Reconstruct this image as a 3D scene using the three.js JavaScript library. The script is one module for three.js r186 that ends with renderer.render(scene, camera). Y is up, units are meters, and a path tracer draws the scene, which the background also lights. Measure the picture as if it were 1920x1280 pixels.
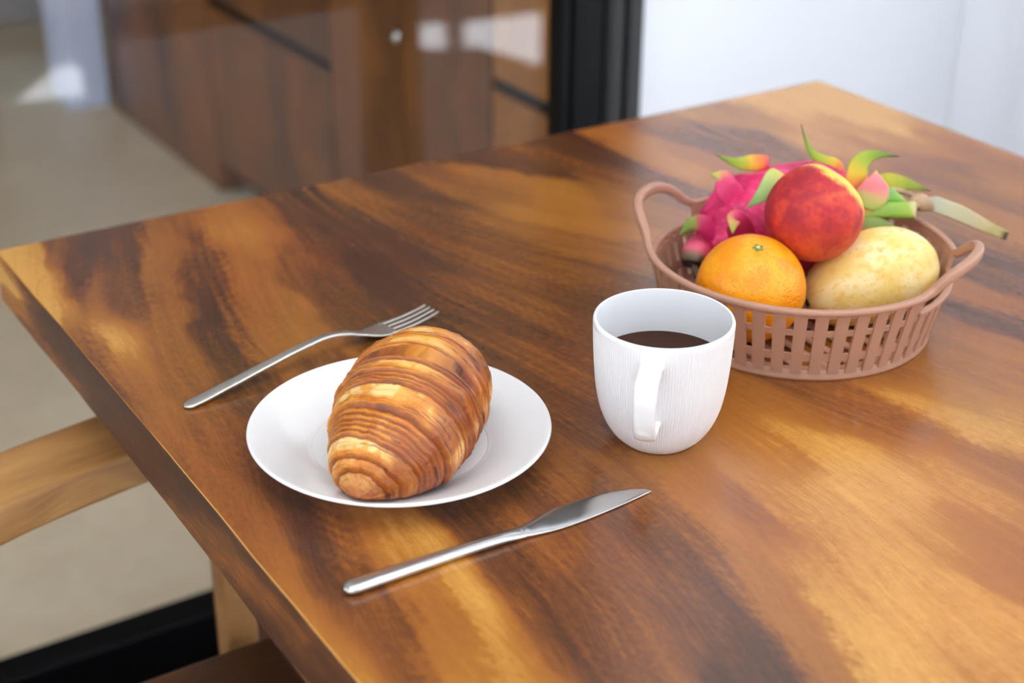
import * as THREE from 'three';
import { RoundedBoxGeometry } from 'three/addons/geometries/RoundedBoxGeometry.js';
import { mergeGeometries } from 'three/addons/utils/BufferGeometryUtils.js';

// ---------------------------------------------------------------- camera, sky, sun, exposure
const scene = new THREE.Scene();
const RAD = Math.PI / 180;
const camera = new THREE.PerspectiveCamera(24.772, 1.5, 0.05, 60);
camera.rotation.order = 'YXZ';
camera.position.set(0, 1.259, 0);
camera.rotation.set(-26.6956 * RAD, -32.4977 * RAD, 0.3716 * RAD);
camera.focus = 0.99;
camera.userData.fStop = 4.6;
scene.add(camera);

const SKY = 3.2;
scene.background = new THREE.Color().setRGB(0.935 * SKY, 1.0 * SKY, 1.085 * SKY);
const sun = new THREE.DirectionalLight(new THREE.Color().setRGB(0.98, 0.985, 0.985), 220);
const SUN_H = [0.63, 0.777], SUN_TAN = 2.14;                       // towards the sun: horizontal heading, and its slope
sun.position.set(SUN_H[0] * 8, 8 * SUN_TAN, SUN_H[1] * 8);
sun.castShadow = true;
sun.shadow.camera.left = sun.shadow.camera.bottom = -6;
sun.shadow.camera.right = sun.shadow.camera.top = 6;
sun.shadow.camera.far = 40;
scene.add(sun, sun.target);

const renderer = new THREE.WebGLRenderer();
renderer.toneMapping = THREE.LinearToneMapping;
renderer.toneMappingExposure = 0.6;
renderer.shadowMap.enabled = true;

// ---------------------------------------------------------------- helpers
function rng(seed) { let a = seed >>> 0; return () => { a = (a + 0x6d2b79f5) | 0; let t = Math.imul(a ^ (a >>> 15), 1 | a); t = (t + Math.imul(t ^ (t >>> 7), 61 | t)) ^ t; return ((t ^ (t >>> 14)) >>> 0) / 4294967296; }; }
function hash3(x, y, z) { let h = Math.imul(x, 374761393) + Math.imul(y, 668265263) + Math.imul(z, 2147483647 ^ 1274126177); h = Math.imul(h ^ (h >>> 13), 1274126177); return ((h ^ (h >>> 16)) >>> 0) / 4294967296; }
const fade = (t) => t * t * (3 - 2 * t);
const lerp = (a, b, t) => a + (b - a) * t;
const clamp = (x, a = 0, b = 1) => Math.min(b, Math.max(a, x));
const smooth = (a, b, x) => fade(clamp((x - a) / (b - a)));
function noise(x, y = 0, z = 0) {                                   // value noise, 0..1
  const xi = Math.floor(x), yi = Math.floor(y), zi = Math.floor(z), u = fade(x - xi), v = fade(y - yi), w = fade(z - zi);
  const c = (i, j, k) => hash3(xi + i, yi + j, zi + k);
  return lerp(lerp(lerp(c(0, 0, 0), c(1, 0, 0), u), lerp(c(0, 1, 0), c(1, 1, 0), u), v), lerp(lerp(c(0, 0, 1), c(1, 0, 1), u), lerp(c(0, 1, 1), c(1, 1, 1), u), v), w);
}
function fbm(x, y = 0, z = 0, n = 4) { let s = 0, a = 0.5, t = 0; for (let i = 0; i < n; i++) { s += a * noise(x, y, z); t += a; a *= 0.5; x = x * 2.03 + 7.1; y = y * 2.03 + 3.7; z = z * 2.03 + 1.3; } return s / t; }
function ramp(stops, t) {                                           // stops: [t, r, g, b] in 0..255
  t = clamp(t, stops[0][0], stops[stops.length - 1][0]);
  for (let i = 1; i < stops.length; i++) if (t <= stops[i][0]) { const a = stops[i - 1], b = stops[i], k = (t - a[0]) / (b[0] - a[0]); return [lerp(a[1], b[1], k), lerp(a[2], b[2], k), lerp(a[3], b[3], k)]; }
  return stops[stops.length - 1].slice(1);
}
const mixc = (a, b, t) => [lerp(a[0], b[0], t), lerp(a[1], b[1], t), lerp(a[2], b[2], t)];
const lin = (c) => { c /= 255; return c <= 0.04045 ? c / 12.92 : Math.pow((c + 0.055) / 1.055, 2.4); };
function texture(w, h, fn, { srgb = true, wrap = THREE.RepeatWrapping } = {}) {
  const d = new Uint8Array(w * h * 4);
  for (let y = 0; y < h; y++) for (let x = 0; x < w; x++) {
    const c = fn((x + 0.5) / w, (y + 0.5) / h, x, y), o = (y * w + x) * 4;
    d[o] = clamp(c[0], 0, 255); d[o + 1] = clamp(c[1], 0, 255); d[o + 2] = clamp(c[2], 0, 255); d[o + 3] = 255;
  }
  const t = new THREE.DataTexture(d, w, h);
  if (srgb) t.colorSpace = THREE.SRGBColorSpace;
  t.magFilter = THREE.LinearFilter; t.minFilter = THREE.LinearMipmapLinearFilter; t.generateMipmaps = true;
  t.wrapS = t.wrapT = wrap; t.needsUpdate = true;
  return t;
}
const std = (o) => new THREE.MeshPhysicalMaterial(o);
const rgb = (r, g, b) => new THREE.Color().setRGB(lin(r), lin(g), lin(b));

const taken = new Map();
function numbered(name) { const n = taken.get(name) ?? 0; taken.set(name, n + 1); return n ? `${name}_${String(n).padStart(3, '0')}` : name; }
function obj(name, geometry, material, parent = scene) {
  const m = new THREE.Mesh(geometry, material);
  m.name = parent === scene ? numbered(name) : name;
  m.castShadow = m.receiveShadow = true;
  parent.add(m);
  return m;
}
function tag(o, label, category, group) { o.userData.label = label; o.userData.category = category; if (group) o.userData.group = group; return o; }
function thing(name, label, category, [x, y, z] = [0, 0, 0], turn = 0, group) {
  const g = new THREE.Group(); g.name = numbered(name); g.position.set(x, y, z); g.rotation.y = turn; scene.add(g);
  return tag(g, label, category, group);
}
function struct(name, geometry, material, parent = scene) { const m = obj(name, geometry, material, parent); if (parent === scene) m.userData.kind = 'structure'; return m; }
// box from two corners, edges rounded, uv in metres by the face it is on
function box(x0, y0, z0, x1, y1, z1, r = 0.002, seg = 2) {
  const g = new RoundedBoxGeometry(x1 - x0, y1 - y0, z1 - z0, seg, r);
  g.translate((x0 + x1) / 2, (y0 + y1) / 2, (z0 + z1) / 2);
  return boxUV(g);
}
function boxUV(g) {
  const p = g.attributes.position, n = g.attributes.normal, uv = new Float32Array(p.count * 2);
  for (let i = 0; i < p.count; i++) {
    const ax = Math.abs(n.getX(i)), ay = Math.abs(n.getY(i)), az = Math.abs(n.getZ(i));
    const x = p.getX(i), y = p.getY(i), z = p.getZ(i);
    if (ay >= ax && ay >= az) { uv[2 * i] = x; uv[2 * i + 1] = z; } else if (ax >= az) { uv[2 * i] = z; uv[2 * i + 1] = y; } else { uv[2 * i] = x; uv[2 * i + 1] = y; }
  }
  g.setAttribute('uv', new THREE.BufferAttribute(uv, 2));
  return g;
}
// surface from a grid of points: fn(u, v) -> [x, y, z] or [x, y, z, r, g, b]; rows share their seam where the surface closes in u
function surface(nu, nv, fn, { closeU = false, capStart = false, capEnd = false, flip = false } = {}) {
  const pos = [], col = [], uv = [], idx = [], w = closeU ? nu : nu + 1;
  for (let j = 0; j <= nv; j++) for (let i = 0; i < w; i++) {
    const q = fn(i / nu, j / nv);
    pos.push(q[0], q[1], q[2]); if (q.length > 3) col.push(q[3], q[4], q[5]); uv.push(i / nu, j / nv);
  }
  for (let j = 0; j < nv; j++) for (let i = 0; i < nu; i++) {
    const a = j * w + i, b = j * w + ((i + 1) % w), c = a + w, d = b + w;
    flip ? idx.push(a, c, b, b, c, d) : idx.push(a, b, c, b, d, c);
  }
  for (const [on, j] of [[capStart, 0], [capEnd, nv]]) if (on) {
    const at = pos.length / 3, m = [0, 0, 0];
    for (let i = 0; i < w; i++) for (let k = 0; k < 3; k++) m[k] += pos[(j * w + i) * 3 + k] / w;
    pos.push(...m); uv.push(0.5, j ? 1 : 0); if (col.length) col.push(...col.slice(j * w * 3, j * w * 3 + 3));
    for (let i = 0; i < nu; i++) { const a = j * w + i, b = j * w + ((i + 1) % w); ((j === 0) !== flip) ? idx.push(at, b, a) : idx.push(at, a, b); }
  }
  const g = new THREE.BufferGeometry();
  g.setAttribute('position', new THREE.Float32BufferAttribute(pos, 3));
  g.setAttribute('uv', new THREE.Float32BufferAttribute(uv, 2));
  if (col.length) g.setAttribute('color', new THREE.Float32BufferAttribute(col, 3));
  g.setIndex(idx); g.computeVertexNormals();
  return g;
}
const V = (x, y, z) => new THREE.Vector3(x, y, z);
// sweep of a rounded section along a curve: size(t) -> [half width, half height]; lean(t) turns it; power rounds (2) or squares (5) it
function sweep(points, size, { n = 40, m = 16, power = 2.4, up = V(0, 1, 0), color, tension = 0.5, closed = true } = {}) {
  const c = new THREE.CatmullRomCurve3(points.map((p) => (p.isVector3 ? p : V(...p))), false, 'catmullrom', tension);
  return surface(m, n, (u, v) => {
    const p = c.getPoint(v), t = c.getTangent(v), s = V().crossVectors(t, up).normalize(), k = V().crossVectors(s, t).normalize(), [a, b] = size(v), th = u * 2 * Math.PI;
    const cu = Math.cos(th), su = Math.sin(th), e = 2 / power, x = Math.sign(cu) * Math.abs(cu) ** e * a, y = Math.sign(su) * Math.abs(su) ** e * b;
    const q = p.addScaledVector(s, x).addScaledVector(k, y);
    return color ? [q.x, q.y, q.z, ...color(v, u, su)] : [q.x, q.y, q.z];
  }, { closeU: true, capStart: closed, capEnd: closed });
}
const lathe = (pts, seg = 96) => new THREE.LatheGeometry(pts.map(([r, y]) => new THREE.Vector2(r, y)), seg);

// ---------------------------------------------------------------- woods
const WOOD = [[0, 66, 38, 24], [0.15, 80, 46, 26], [0.35, 106, 61, 28], [0.5, 134, 78, 31], [0.65, 154, 93, 35], [0.8, 166, 106, 38], [1, 206, 150, 70]];
// plain sawn board: u along the grain, v across, in metres of the texture's own size
function board(w, h, seed, { base = 0.5, amp = 0.35, stretch = 9, rings = 14, stops = WOOD, along = 'x' } = {}) {
  return texture(w, h, (u, v) => {
    if (along === 'y') [u, v] = [v, u];
    const mir = 1 - Math.abs(2 * u - 1);                             // runs there and back, so that repeats meet
    const a = fbm(mir * 2.2 + seed, v * 5, seed * 1.7, 3), warp = v * rings + a * 3.5;
    const streak = fbm(mir * 1.3 + seed * 2, warp, seed, 3), fine = noise(mir * stretch * 2, v * 260 + a * 20, seed), pore = noise(mir * stretch * 8, v * 620, seed + 5);
    return ramp(stops, base + (streak - 0.5) * 2 * amp + (fine - 0.5) * 0.14 + (pore - 0.5) * 0.1);
  });
}

// the slab of the table top: figure of a broad flat-sawn monkeypod board, in millimetres of the board (x, distance back from the eye's wall) and tone
const TONES = [283,1197,95,282,1124,90,275,1061,80,317,1215,45,334,1178,25,313,1128,35,364,1172,30,328,1072,35,314,1081,60,299,1025,88,303,992,78,291,933,60,402,1149,55,353,1057,55,326,988,50,324,931,50,428,1216,55,406,1121,35,385,1060,30,375,1016,20,362,966,25,355,921,25,355,893,40,461,1154,72,429,1081,62,485,1153,62,422,1015,62,427,968,66,382,974,62,541,1176,28,504,1114,33,475,1029,38,469,1057,45,476,1091,50,271,1012,45,267,966,40,261,916,45,583,1196,50,610,1196,28,539,1119,22,546,1074,25,511,1007,15,510,961,22,537,967,30,565,1036,25,586,1010,38,615,1087,28,597,1112,40,685,1150,50,722,1211,18,744,1180,28,711,1118,68,734,1073,75,718,1009,70,666,1014,55,634,1047,45,619,940,45,655,918,45,715,944,55,542,896,28,580,895,42,594,865,40,625,890,33,536,848,35,546,794,45,521,738,40,548,937,40,456,972,40,461,947,35,484,922,30,844,1209,25,876,1209,60,878,1166,75,826,1147,28,831,1085,33,870,1121,72,931,1175,60,932,1133,35,909,1080,62,772,1005,60,823,1034,42,986,1201,70,1056,1200,78,1123,1191,85,1158,1192,92,1034,1132,60,977,1106,35,1035,1093,72,1115,1102,90,1103,1051,65,1103,1014,68,1092,968,45,1135,941,55,1060,905,52,1102,879,62,1032,817,65,943,766,35,889,727,58,884,686,33,830,638,60,643,680,62,582,635,70,689,651,48,673,610,50,753,666,58,761,624,62,743,583,82,769,584,78,640,600,84,678,568,78,706,528,60,573,575,82,580,537,82,628,541,86,633,504,75,639,468,62,574,509,92,530,505,86,575,449,86,581,417,86,517,431,88,540,562,60,504,534,60,532,601,72,537,633,66,501,613,55,491,560,38,498,588,45,474,603,38,445,589,48,455,552,42,458,505,22,445,481,22,452,525,33,472,541,28,428,540,48,403,556,40,384,579,33,385,608,42,406,613,52,365,526,33,389,511,42,394,652,28,393,633,28,392,680,33,439,694,28,474,687,52,427,645,52,367,607,92,359,567,92,354,533,86,367,637,86,368,669,90,344,690,86,325,688,62,325,604,75,323,578,60,319,555,85,303,601,48,293,571,48,310,625,42,298,668,22,291,637,22,307,707,18,314,739,20,314,729,16,327,727,35,336,715,48,318,769,48,320,805,50,316,848,50,287,753,58,289,705,60,286,657,72,282,615,85,275,582,80,378,754,45,429,778,40,467,771,38,408,851,40];
// heading of the grain (x, distance back, degrees off the board's length)
const GRAIN = [307,1160,-17,350,1127,-18,386,1068,-15,357,930,-3,300,987,-9,314,789,-9,308,696,-11,290,598,-8,541,1105,-1,542,996,6,649,1063,38,740,1105,25,855,1120,4,981,1114,5,1069,1056,0,556,867,25,536,815,1,1028,949,2,471,546,-18,392,594,-2,512,530,-20,655,525,8,853,684,8,446,1068,-24,589,579,-12,702,626,28,517,635,2,438,972,-10];
const TX0 = 0.258, TZ0 = -1.225, TS = 0.92;                          // the figure covers a square of this side, from this corner
function slabTexture(N) {
  const G = 192, A = 96, ang = new Float32Array(A * A), tone = new Float32Array(G * G);
  for (let j = 0; j < A; j++) for (let i = 0; i < A; i++) {
    const x = TX0 + (i / (A - 1)) * TS, z = TZ0 + (j / (A - 1)) * TS; let s = 0, w = 0;
    for (let k = 0; k < GRAIN.length; k += 3) { const dx = x - GRAIN[k] / 1000, dz = z + GRAIN[k + 1] / 1000, g = Math.exp(-(dx * dx + dz * dz) / (2 * 0.07 * 0.07)) + 1e-6; s += g * GRAIN[k + 2]; w += g; }
    ang[j * A + i] = (s / w) * RAD;
  }
  const pick = (f, n, x, y) => { x = clamp(x, 0, 1) * (n - 1); y = clamp(y, 0, 1) * (n - 1); const i = Math.min(n - 2, Math.floor(x)), j = Math.min(n - 2, Math.floor(y)), a = x - i, b = y - j, o = j * n + i; return lerp(lerp(f[o], f[o + 1], a), lerp(f[o + n], f[o + n + 1], a), b); };
  for (let j = 0; j < G; j++) for (let i = 0; i < G; i++) {
    const x = TX0 + (i / (G - 1)) * TS, z = TZ0 + (j / (G - 1)) * TS, t = pick(ang, A, i / (G - 1), j / (G - 1)), c = Math.cos(t), sn = Math.sin(t); let s = 0, w = 0;
    for (let k = 0; k < TONES.length; k += 3) {
      const dx = x - TONES[k] / 1000, dz = z + TONES[k + 1] / 1000, l = dx * sn + dz * c, q = dx * c - dz * sn;
      const g = Math.exp(-(l * l) / (2 * 0.026 * 0.026) - (q * q) / (2 * 0.0075 * 0.0075)) + 2e-4 * Math.exp(-(l * l) / (2 * 0.11 * 0.11) - (q * q) / (2 * 0.05 * 0.05)) + 1e-9;
      s += g * TONES[k + 2]; w += g;
    }
    // sheen on the far corner painted as a paler tone, and sapwood along the back of the long edge
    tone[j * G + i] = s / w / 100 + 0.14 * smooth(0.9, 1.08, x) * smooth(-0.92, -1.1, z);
  }
  // fibres: noise smeared along the grain
  const smear = (n, steps, stride, seed, curl) => {
    const r = rng(seed), src = new Float32Array(n * n).map(() => r()), out = new Float32Array(n * n), D = 256, dc = new Float32Array(D * D), ds = new Float32Array(D * D);
    for (let j = 0; j < D; j++) for (let i = 0; i < D; i++) { const u = i / (D - 1), v = j / (D - 1), t = pick(ang, A, u, v) + curl * (fbm(u * 26, v * 26, seed, 3) - 0.5); dc[j * D + i] = Math.cos(t); ds[j * D + i] = Math.sin(t); }
    const k = D / n;
    for (let j = 0; j < n; j++) for (let i = 0; i < n; i++) {
      let s = 0;
      for (const dir of [1, -1]) { let x = i + 0.5, y = j + 0.5; for (let q = 0; q < steps; q++) { const xi = x < 0 ? 0 : x >= n ? n - 1 : x | 0, yi = y < 0 ? 0 : y >= n ? n - 1 : y | 0; s += src[yi * n + xi]; const o = ((yi * k) | 0) * D + ((xi * k) | 0); x += dir * stride * ds[o]; y += dir * stride * dc[o]; } }
      out[j * n + i] = (s / (2 * steps) - 0.5) * Math.sqrt(2 * steps) * 3.4 * 0.5;
    }
    return out;
  };
  const fine = smear(N, 9, 1.5, 11, 1.0), mid = smear(1024, 18, 1.5, 23, 0.8), wide = smear(320, 26, 1.3, 37, 0.35);
  return texture(N, N, (u, v, i, j) => {
    const m = N / 1024, f = fine[j * N + i], g = mid[((j / m) | 0) * 1024 + ((i / m) | 0)], h = pick(wide, 320, u, v);
    const wx = (fbm(u * 14, v * 9, 3, 3) - 0.5) * 0.02 + (fbm(u * 60, v * 24, 7, 3) - 0.5) * 0.016 + h * 0.004, wz = (fbm(u * 12 + 9, v * 8, 8, 3) - 0.5) * 0.06 + (fbm(u * 50, v * 22, 17, 3) - 0.5) * 0.04;
    let t = pick(tone, G, u + wx, v + wz);
    t = 0.55 + (t - 0.55) * 1.18;
    const sap = 0.311 - TX0 - 0.036 * clamp(v * TS / 0.17, 0, 1.4) + 0.006 * (fbm(v * 30, 5, 1, 2) - 0.5) - u * TS;
    t = lerp(t, 1.0, smooth(-0.002, 0.003, sap));
    const dark = 1 - smooth(0.3, 0.7, t), patch = fbm(u * 22, v * 12, 5, 3) - 0.5;
    t += h * (0.05 + 0.05 * dark) + g * (0.035 + 0.03 * dark) + f * (0.035 + 0.03 * dark) + patch * 0.22;
    if (f > 1.15) t += 0.09 * (f - 1.15) * (0.5 + dark);              // pale pores
    const c = ramp(WOOD, t), red = (fbm(u * 9 + 4, v * 6, 12, 3) - 0.5) * 26;
    return [c[0] + red * 0.5, c[1] - red * 0.25, c[2] - red * 0.1];
  }, { wrap: THREE.MirroredRepeatWrapping });
}
const SIDE = [1201,732,88,1185,719,60,1115,747,40,1081,734,25,1135,702,40,1007,730,20,1056,699,40,957,711,20,988,687,40,891,718,20,920,690,45,821,726,22,869,687,48,808,705,42,760,728,40,831,688,25,784,695,20,740,705,35,706,723,45,735,689,50,685,709,20,655,721,45,659,692,45,621,726,22,612,742,45];
function slabSideTexture() {                                         // u: metres along the edge from the back corner / 0.92, v: height over the slab / 0.05
  return texture(1024, 96, (u, v) => {
    const z = TZ0 + u * TS, y = 0.7 + v * 0.05, q = (fbm(u * 30, v * 2, 4, 3) - 0.5) * 0.02; let s = 0, w = 0;
    for (let k = 0; k < SIDE.length; k += 3) { const dz = z + SIDE[k] / 1000, dy = y + q - SIDE[k + 1] / 1000 - dz * 0.12, g = Math.exp(-(dz * dz) / (2 * 0.03 * 0.03) - (dy * dy) / (2 * 0.0042 * 0.0042)) + 1e-5 * Math.exp(-(dz * dz) / (2 * 0.1 * 0.1)) + 1e-10; s += g * SIDE[k + 2]; w += g; }
    const f = noise(u * 60, v * 70 + fbm(u * 20, v, 2, 2) * 16, 3) - 0.5, g = noise(u * 260, v * 50, 9) - 0.5;
    return ramp(WOOD, 0.56 + (s / w / 100 - 0.5) * 1.5 + f * 0.26 + g * 0.12 - 0.24 * smooth(0.6, 0.86, v));
  }, { wrap: THREE.MirroredRepeatWrapping });
}

// ---------------------------------------------------------------- materials
const M = {
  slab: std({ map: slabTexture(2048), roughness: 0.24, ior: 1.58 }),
  slabSide: std({ map: slabSideTexture(), roughness: 0.5 }),
  tableWood: std({ map: board(512, 256, 3, { base: 0.42 }), roughness: 0.5 }),
  chairWood: std({ map: board(1024, 512, 7.3, { base: 0.56, amp: 0.4, rings: 9, stretch: 5, stops: [[0, 84, 54, 30], [0.4, 142, 95, 52], [0.7, 184, 134, 76], [1, 216, 172, 112]] }), roughness: 0.5 }),
  seatWood: std({ map: board(512, 512, 12.1, { stops: [[0, 40, 24, 15], [0.4, 84, 50, 27], [1, 150, 98, 52]], base: 0.36, amp: 0.6, rings: 9 }), roughness: 0.42 }),
  wall: std({ color: rgb(246, 247, 250), roughness: 0.9 }),
  ceiling: std({ color: rgb(243, 243, 242), roughness: 0.95 }),
  greyWall: std({ color: rgb(150, 148, 148), roughness: 0.9 }),
  pillar: std({ color: rgb(214, 226, 252), roughness: 0.6 }),  // white pillar, blue of the daylight put into its colour
  black: std({ color: rgb(6, 6, 7), roughness: 0.42, specularIntensity: 0.25 }),
  blackSoft: std({ color: rgb(58, 57, 57), roughness: 0.5, specularIntensity: 0.5 }),
  recess: std({ color: rgb(14, 12, 11), roughness: 0.8 }),
  glass: std({ color: 0xffffff, roughness: 0.0, transmission: 1, thickness: 0, ior: 1.42 }),
  opal: std({ color: 0xffffff, roughness: 1, transmission: 0.165, thickness: 0, specularIntensity: 0.2 }),
  porcelain: std({ color: rgb(244, 243, 242), roughness: 0.16, clearcoat: 0.6, clearcoatRoughness: 0.06 }),
  mug: std({ color: rgb(243, 243, 244), roughness: 0.3 }),
  coffee: std({ color: rgb(60, 26, 8), roughness: 0.05, ior: 1.33, specularIntensity: 0.35 }),
  steel: std({ color: new THREE.Color().setRGB(0.66, 0.65, 0.63), metalness: 1, roughness: 0.2 }),
  satin: std({ color: new THREE.Color().setRGB(0.74, 0.71, 0.64), metalness: 1, roughness: 0.3 }),
  basket: std({ color: rgb(180, 134, 110), roughness: 0.5 }),
  vc: std({ vertexColors: true, roughness: 0.5 }),
  crust: std({ vertexColors: true, roughness: 0.36 }),
  orangePeel: null, peachSkin: std({ vertexColors: true, roughness: 0.62, sheen: 0.15, sheenColor: new THREE.Color(0.9, 0.6, 0.65), sheenRoughness: 0.5 }),
  mangoSkin: std({ vertexColors: true, roughness: 0.45 }),
  curtain: std({ color: rgb(250, 250, 252), roughness: 0.95, transmission: 0.35, thickness: 0 }),
};
{
  const t = texture(1024, 1024, (u, v) => {                          // terrazzo-like matt tile, speckled beige
    const a = fbm(u * 14, v * 14, 2, 4) - 0.5, b = fbm(u * 90, v * 90, 6, 2) - 0.5; return [228 + a * 14 + b * 10, 211 + a * 14 + b * 10, 180 + a * 14 + b * 10];
  });
  M.darkFloor = std({ color: rgb(116, 120, 126), roughness: 0.6 });
  t.repeat.set(0.5, 0.5); M.floor = std({ map: t, roughness: 0.42 });
}
const CABINET = [[0, 60, 33, 11], [0.3, 104, 60, 18], [0.6, 148, 90, 30], [1, 190, 134, 58]];
const cabinetWood = (seed, base) => std({ map: board(512, 1024, seed, { base, amp: 0.34, stops: CABINET, rings: 7, stretch: 5, along: 'y' }), roughness: 0.35 });

// ---------------------------------------------------------------- the room
const H = 2.7, ZG = -1.54, T = 0.12, XL = -2.4, XR = 3.3, ZF = 2.9, ZK = -4.7, XC = 1.765;
struct('floor_kitchen', box(XL - 0.3, -0.1, ZK - 0.2, XR + 0.3, 0, ZG + 0.05, 0.002), M.floor);
struct('floor', box(XL - 0.3, -0.1, ZG + 0.05, XR + 0.3, 0, ZF + 0.3, 0.002), M.darkFloor);
{ // ceiling with holes added to cast sun patches and for the rooflight
  const s = new THREE.Shape([[XL - 0.3, ZK - 0.2], [XR + 0.3, ZK - 0.2], [XR + 0.3, ZF + 0.3], [XL - 0.3, ZF + 0.3]].map(([x, z]) => new THREE.Vector2(x, z)));
  const k = H / SUN_TAN, off = ([x, z]) => new THREE.Vector2(x + SUN_H[0] * k, z + SUN_H[1] * k);
  s.holes.push(new THREE.Path([[0.99, 0.82], [1.19, 0.775], [1.285, 1.05], [1.2, 1.1]].map(off)));
  s.holes.push(new THREE.Path([[2.108, 0.72], [2.193, 0.67], [2.34, 0.935], [2.2485, 0.955]].map(off)));
  s.holes.push(new THREE.Path([[2.24, 0.66], [2.28, 0.637], [2.33, 0.4], [2.6, 0.36], [2.65, 0.888], [2.388, 0.906]].map(off)));
  s.holes.push(new THREE.Path([[-0.7, -1.1], [1.1, -1.1], [1.1, 0.7], [-0.7, 0.7]].map(([x, z]) => new THREE.Vector2(x, z))));
  const g = new THREE.ExtrudeGeometry(s, { depth: 0.06, bevelEnabled: false });
  g.rotateX(Math.PI / 2); g.translate(0, H + 0.06, 0);
  struct('ceiling', g, M.ceiling);
}
{ // added unseen opal rooflight, for more light on the table from above
  const w = new THREE.Group(); w.name = 'added_window_2'; w.userData.kind = 'structure'; scene.add(w);
  obj('pane', box(-0.7, H + 0.07, -1.1, 1.1, H + 0.071, 0.7, 0.0003, 1), M.opal, w);
  for (const [a, b, c, d] of [[-0.74, -1.14, -0.7, 0.74], [1.1, -1.14, 1.14, 0.74], [-0.7, -1.14, 1.1, -1.1], [-0.7, 0.7, 1.1, 0.74]]) obj('frame', box(a, H + 0.06, b, c, H + 0.1, d, 0.003), M.ceiling, w);
}
struct('wall_back', box(1.172, 0, ZG - 0.03 - T, XC + T, H, ZG - 0.01, 0.004), M.wall);
struct('wall_right', box(XC, 0, ZG - 0.01, XC + T, H, -0.9, 0.004), M.wall);
struct('wall_side', box(XC + T, 0, -0.9 - T, XR + 0.2, H, -0.9, 0.004), M.wall);
struct('wall_left', box(XL - T, 0, ZK, XL, H, -3.0, 0.004), M.greyWall);
struct('wall_left', box(XL - T, 0, -1.72, XL, H, -1.5, 0.004), M.greyWall);
struct('wall_kitchen', box(XL - T, 0, ZK - T, XR, H, ZK, 0.004), M.greyWall);
struct('wall_kitchen_side', box(1.97, 0, ZK, 2.05, H, ZG - 0.14, 0.004), M.greyWall);
struct('wall_front', box(-0.9, 0, ZF, 1.0, H, ZF + T, 0.004), M.wall);
struct('baseboard_kitchen', box(XL, 0, ZK, 1.09, 0.1, ZK + 0.015, 0.003), M.greyWall);
struct('pillar', box(1.088, 0, -3.95, 1.192, H, -3.8, 0.006), M.pillar);
{ // glazed partition between the dining place and the kitchen
  const w = new THREE.Group(); w.name = 'window_1'; w.userData.kind = 'structure'; scene.add(w);
  obj('pane', box(XL, 0.08, ZG - 0.028, 1.056, H - 0.06, ZG - 0.02, 0.001, 1), M.glass, w);
  obj('bottom_rail', mergeGeometries([box(XL, 0, ZG - 0.04, 1.06, 0.085, ZG + 0.01, 0.004), box(XL, 0, ZG - 0.06, 1.06, 0.008, ZG + 0.14, 0.003)]), M.black, w);
  obj('top_rail', box(XL, H - 0.07, ZG - 0.06, 1.04, H, ZG, 0.004), M.black, w);
  obj('stile', mergeGeometries([box(1.05, 0, ZG - 0.03, 1.064, H, ZG, 0.003), box(1.062, 0, ZG - 0.03, 1.082, H, ZG + 0.006, 0.007), box(1.08, 0, ZG - 0.03, 1.118, H, ZG - 0.006, 0.003)]), M.black, w);
  obj('jamb', mergeGeometries([box(1.122, 0, ZG - 0.06, 1.146, H, ZG + 0.004, 0.01), box(1.15, 0, ZG - 0.07, 1.172, H, ZG + 0.006, 0.004)]), M.blackSoft, w);
  obj('groove', box(1.112, 0, ZG - 0.08, 1.16, H, ZG - 0.03, 0.002), M.recess, w);
}

// ---------------------------------------------------------------- kitchen cabinets behind the glass
function cabinet(label, x, z0, z1, { seed, base, drawerAt, doors = 1, toe = true, kick = 0.09, knobAt }) {
  const h = 2.3, t = thing('kitchen_cabinet', label, 'cabinet', [x, 0, (z0 + z1) / 2]), L = z1 - z0, w = cabinetWood(seed, base), w2 = cabinetWood(seed + 3.1, base);
  obj('carcass', box(0.03, toe ? kick : 0, -L / 2, 0.5, h, L / 2, 0.002), w, t);
  if (toe) obj('toe_kick', box(0.07, 0, -L / 2, 0.5, kick, L / 2, 0.002), M.recess, t);
  const top = drawerAt ? drawerAt - 0.011 : h - 0.003, n = doors, gap = 0.0025;
  for (let i = 0; i < n; i++) {
    const a = -L / 2 + (L * i) / n + gap, b = -L / 2 + (L * (i + 1)) / n - gap;
    obj('door', box(0, toe ? kick - 0.01 : 0.004, a, 0.026, top, b, 0.002), i % 2 ? w2 : w, t);
    if (drawerAt) obj('drawer_front', box(0, drawerAt + 0.011, a, 0.026, h - 0.003, b, 0.002), w2, t);
  }
  if (drawerAt) obj('finger_groove', box(0.012, drawerAt - 0.012, -L / 2 + 0.002, 0.029, drawerAt + 0.012, L / 2 - 0.002, 0.001), M.recess, t);
  if (knobAt) { const k = new THREE.SphereGeometry(0.011, 20, 14); k.scale(0.9, 1, 1); k.translate(-0.009, knobAt[0], knobAt[1]); obj('knob', k, M.steel, t); }
  return t;
}
cabinet('brown wooden cabinet panel standing flush on the floor beside the pale pillar', 1.187, -3.744, -3.066, { seed: 2.2, base: 0.33, toe: false });
cabinet('brown wooden cabinet with a slanting black finger groove and dark toe kick', 1.187, -3.062, -2.484, { seed: 5.7, base: 0.36, drawerAt: 0.436 });
cabinet('reddish brown two door wooden cabinet with a small bright round knob', 1.187, -2.48, -1.931, { seed: 9.4, base: 0.34, doors: 2, knobAt: [0.562, 0.002] });
cabinet('lighter wooden drawer cabinet right beside the black glass door frame', 1.187, -1.925, -1.705, { seed: 14.9, base: 0.68, drawerAt: 0.556 });

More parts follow.
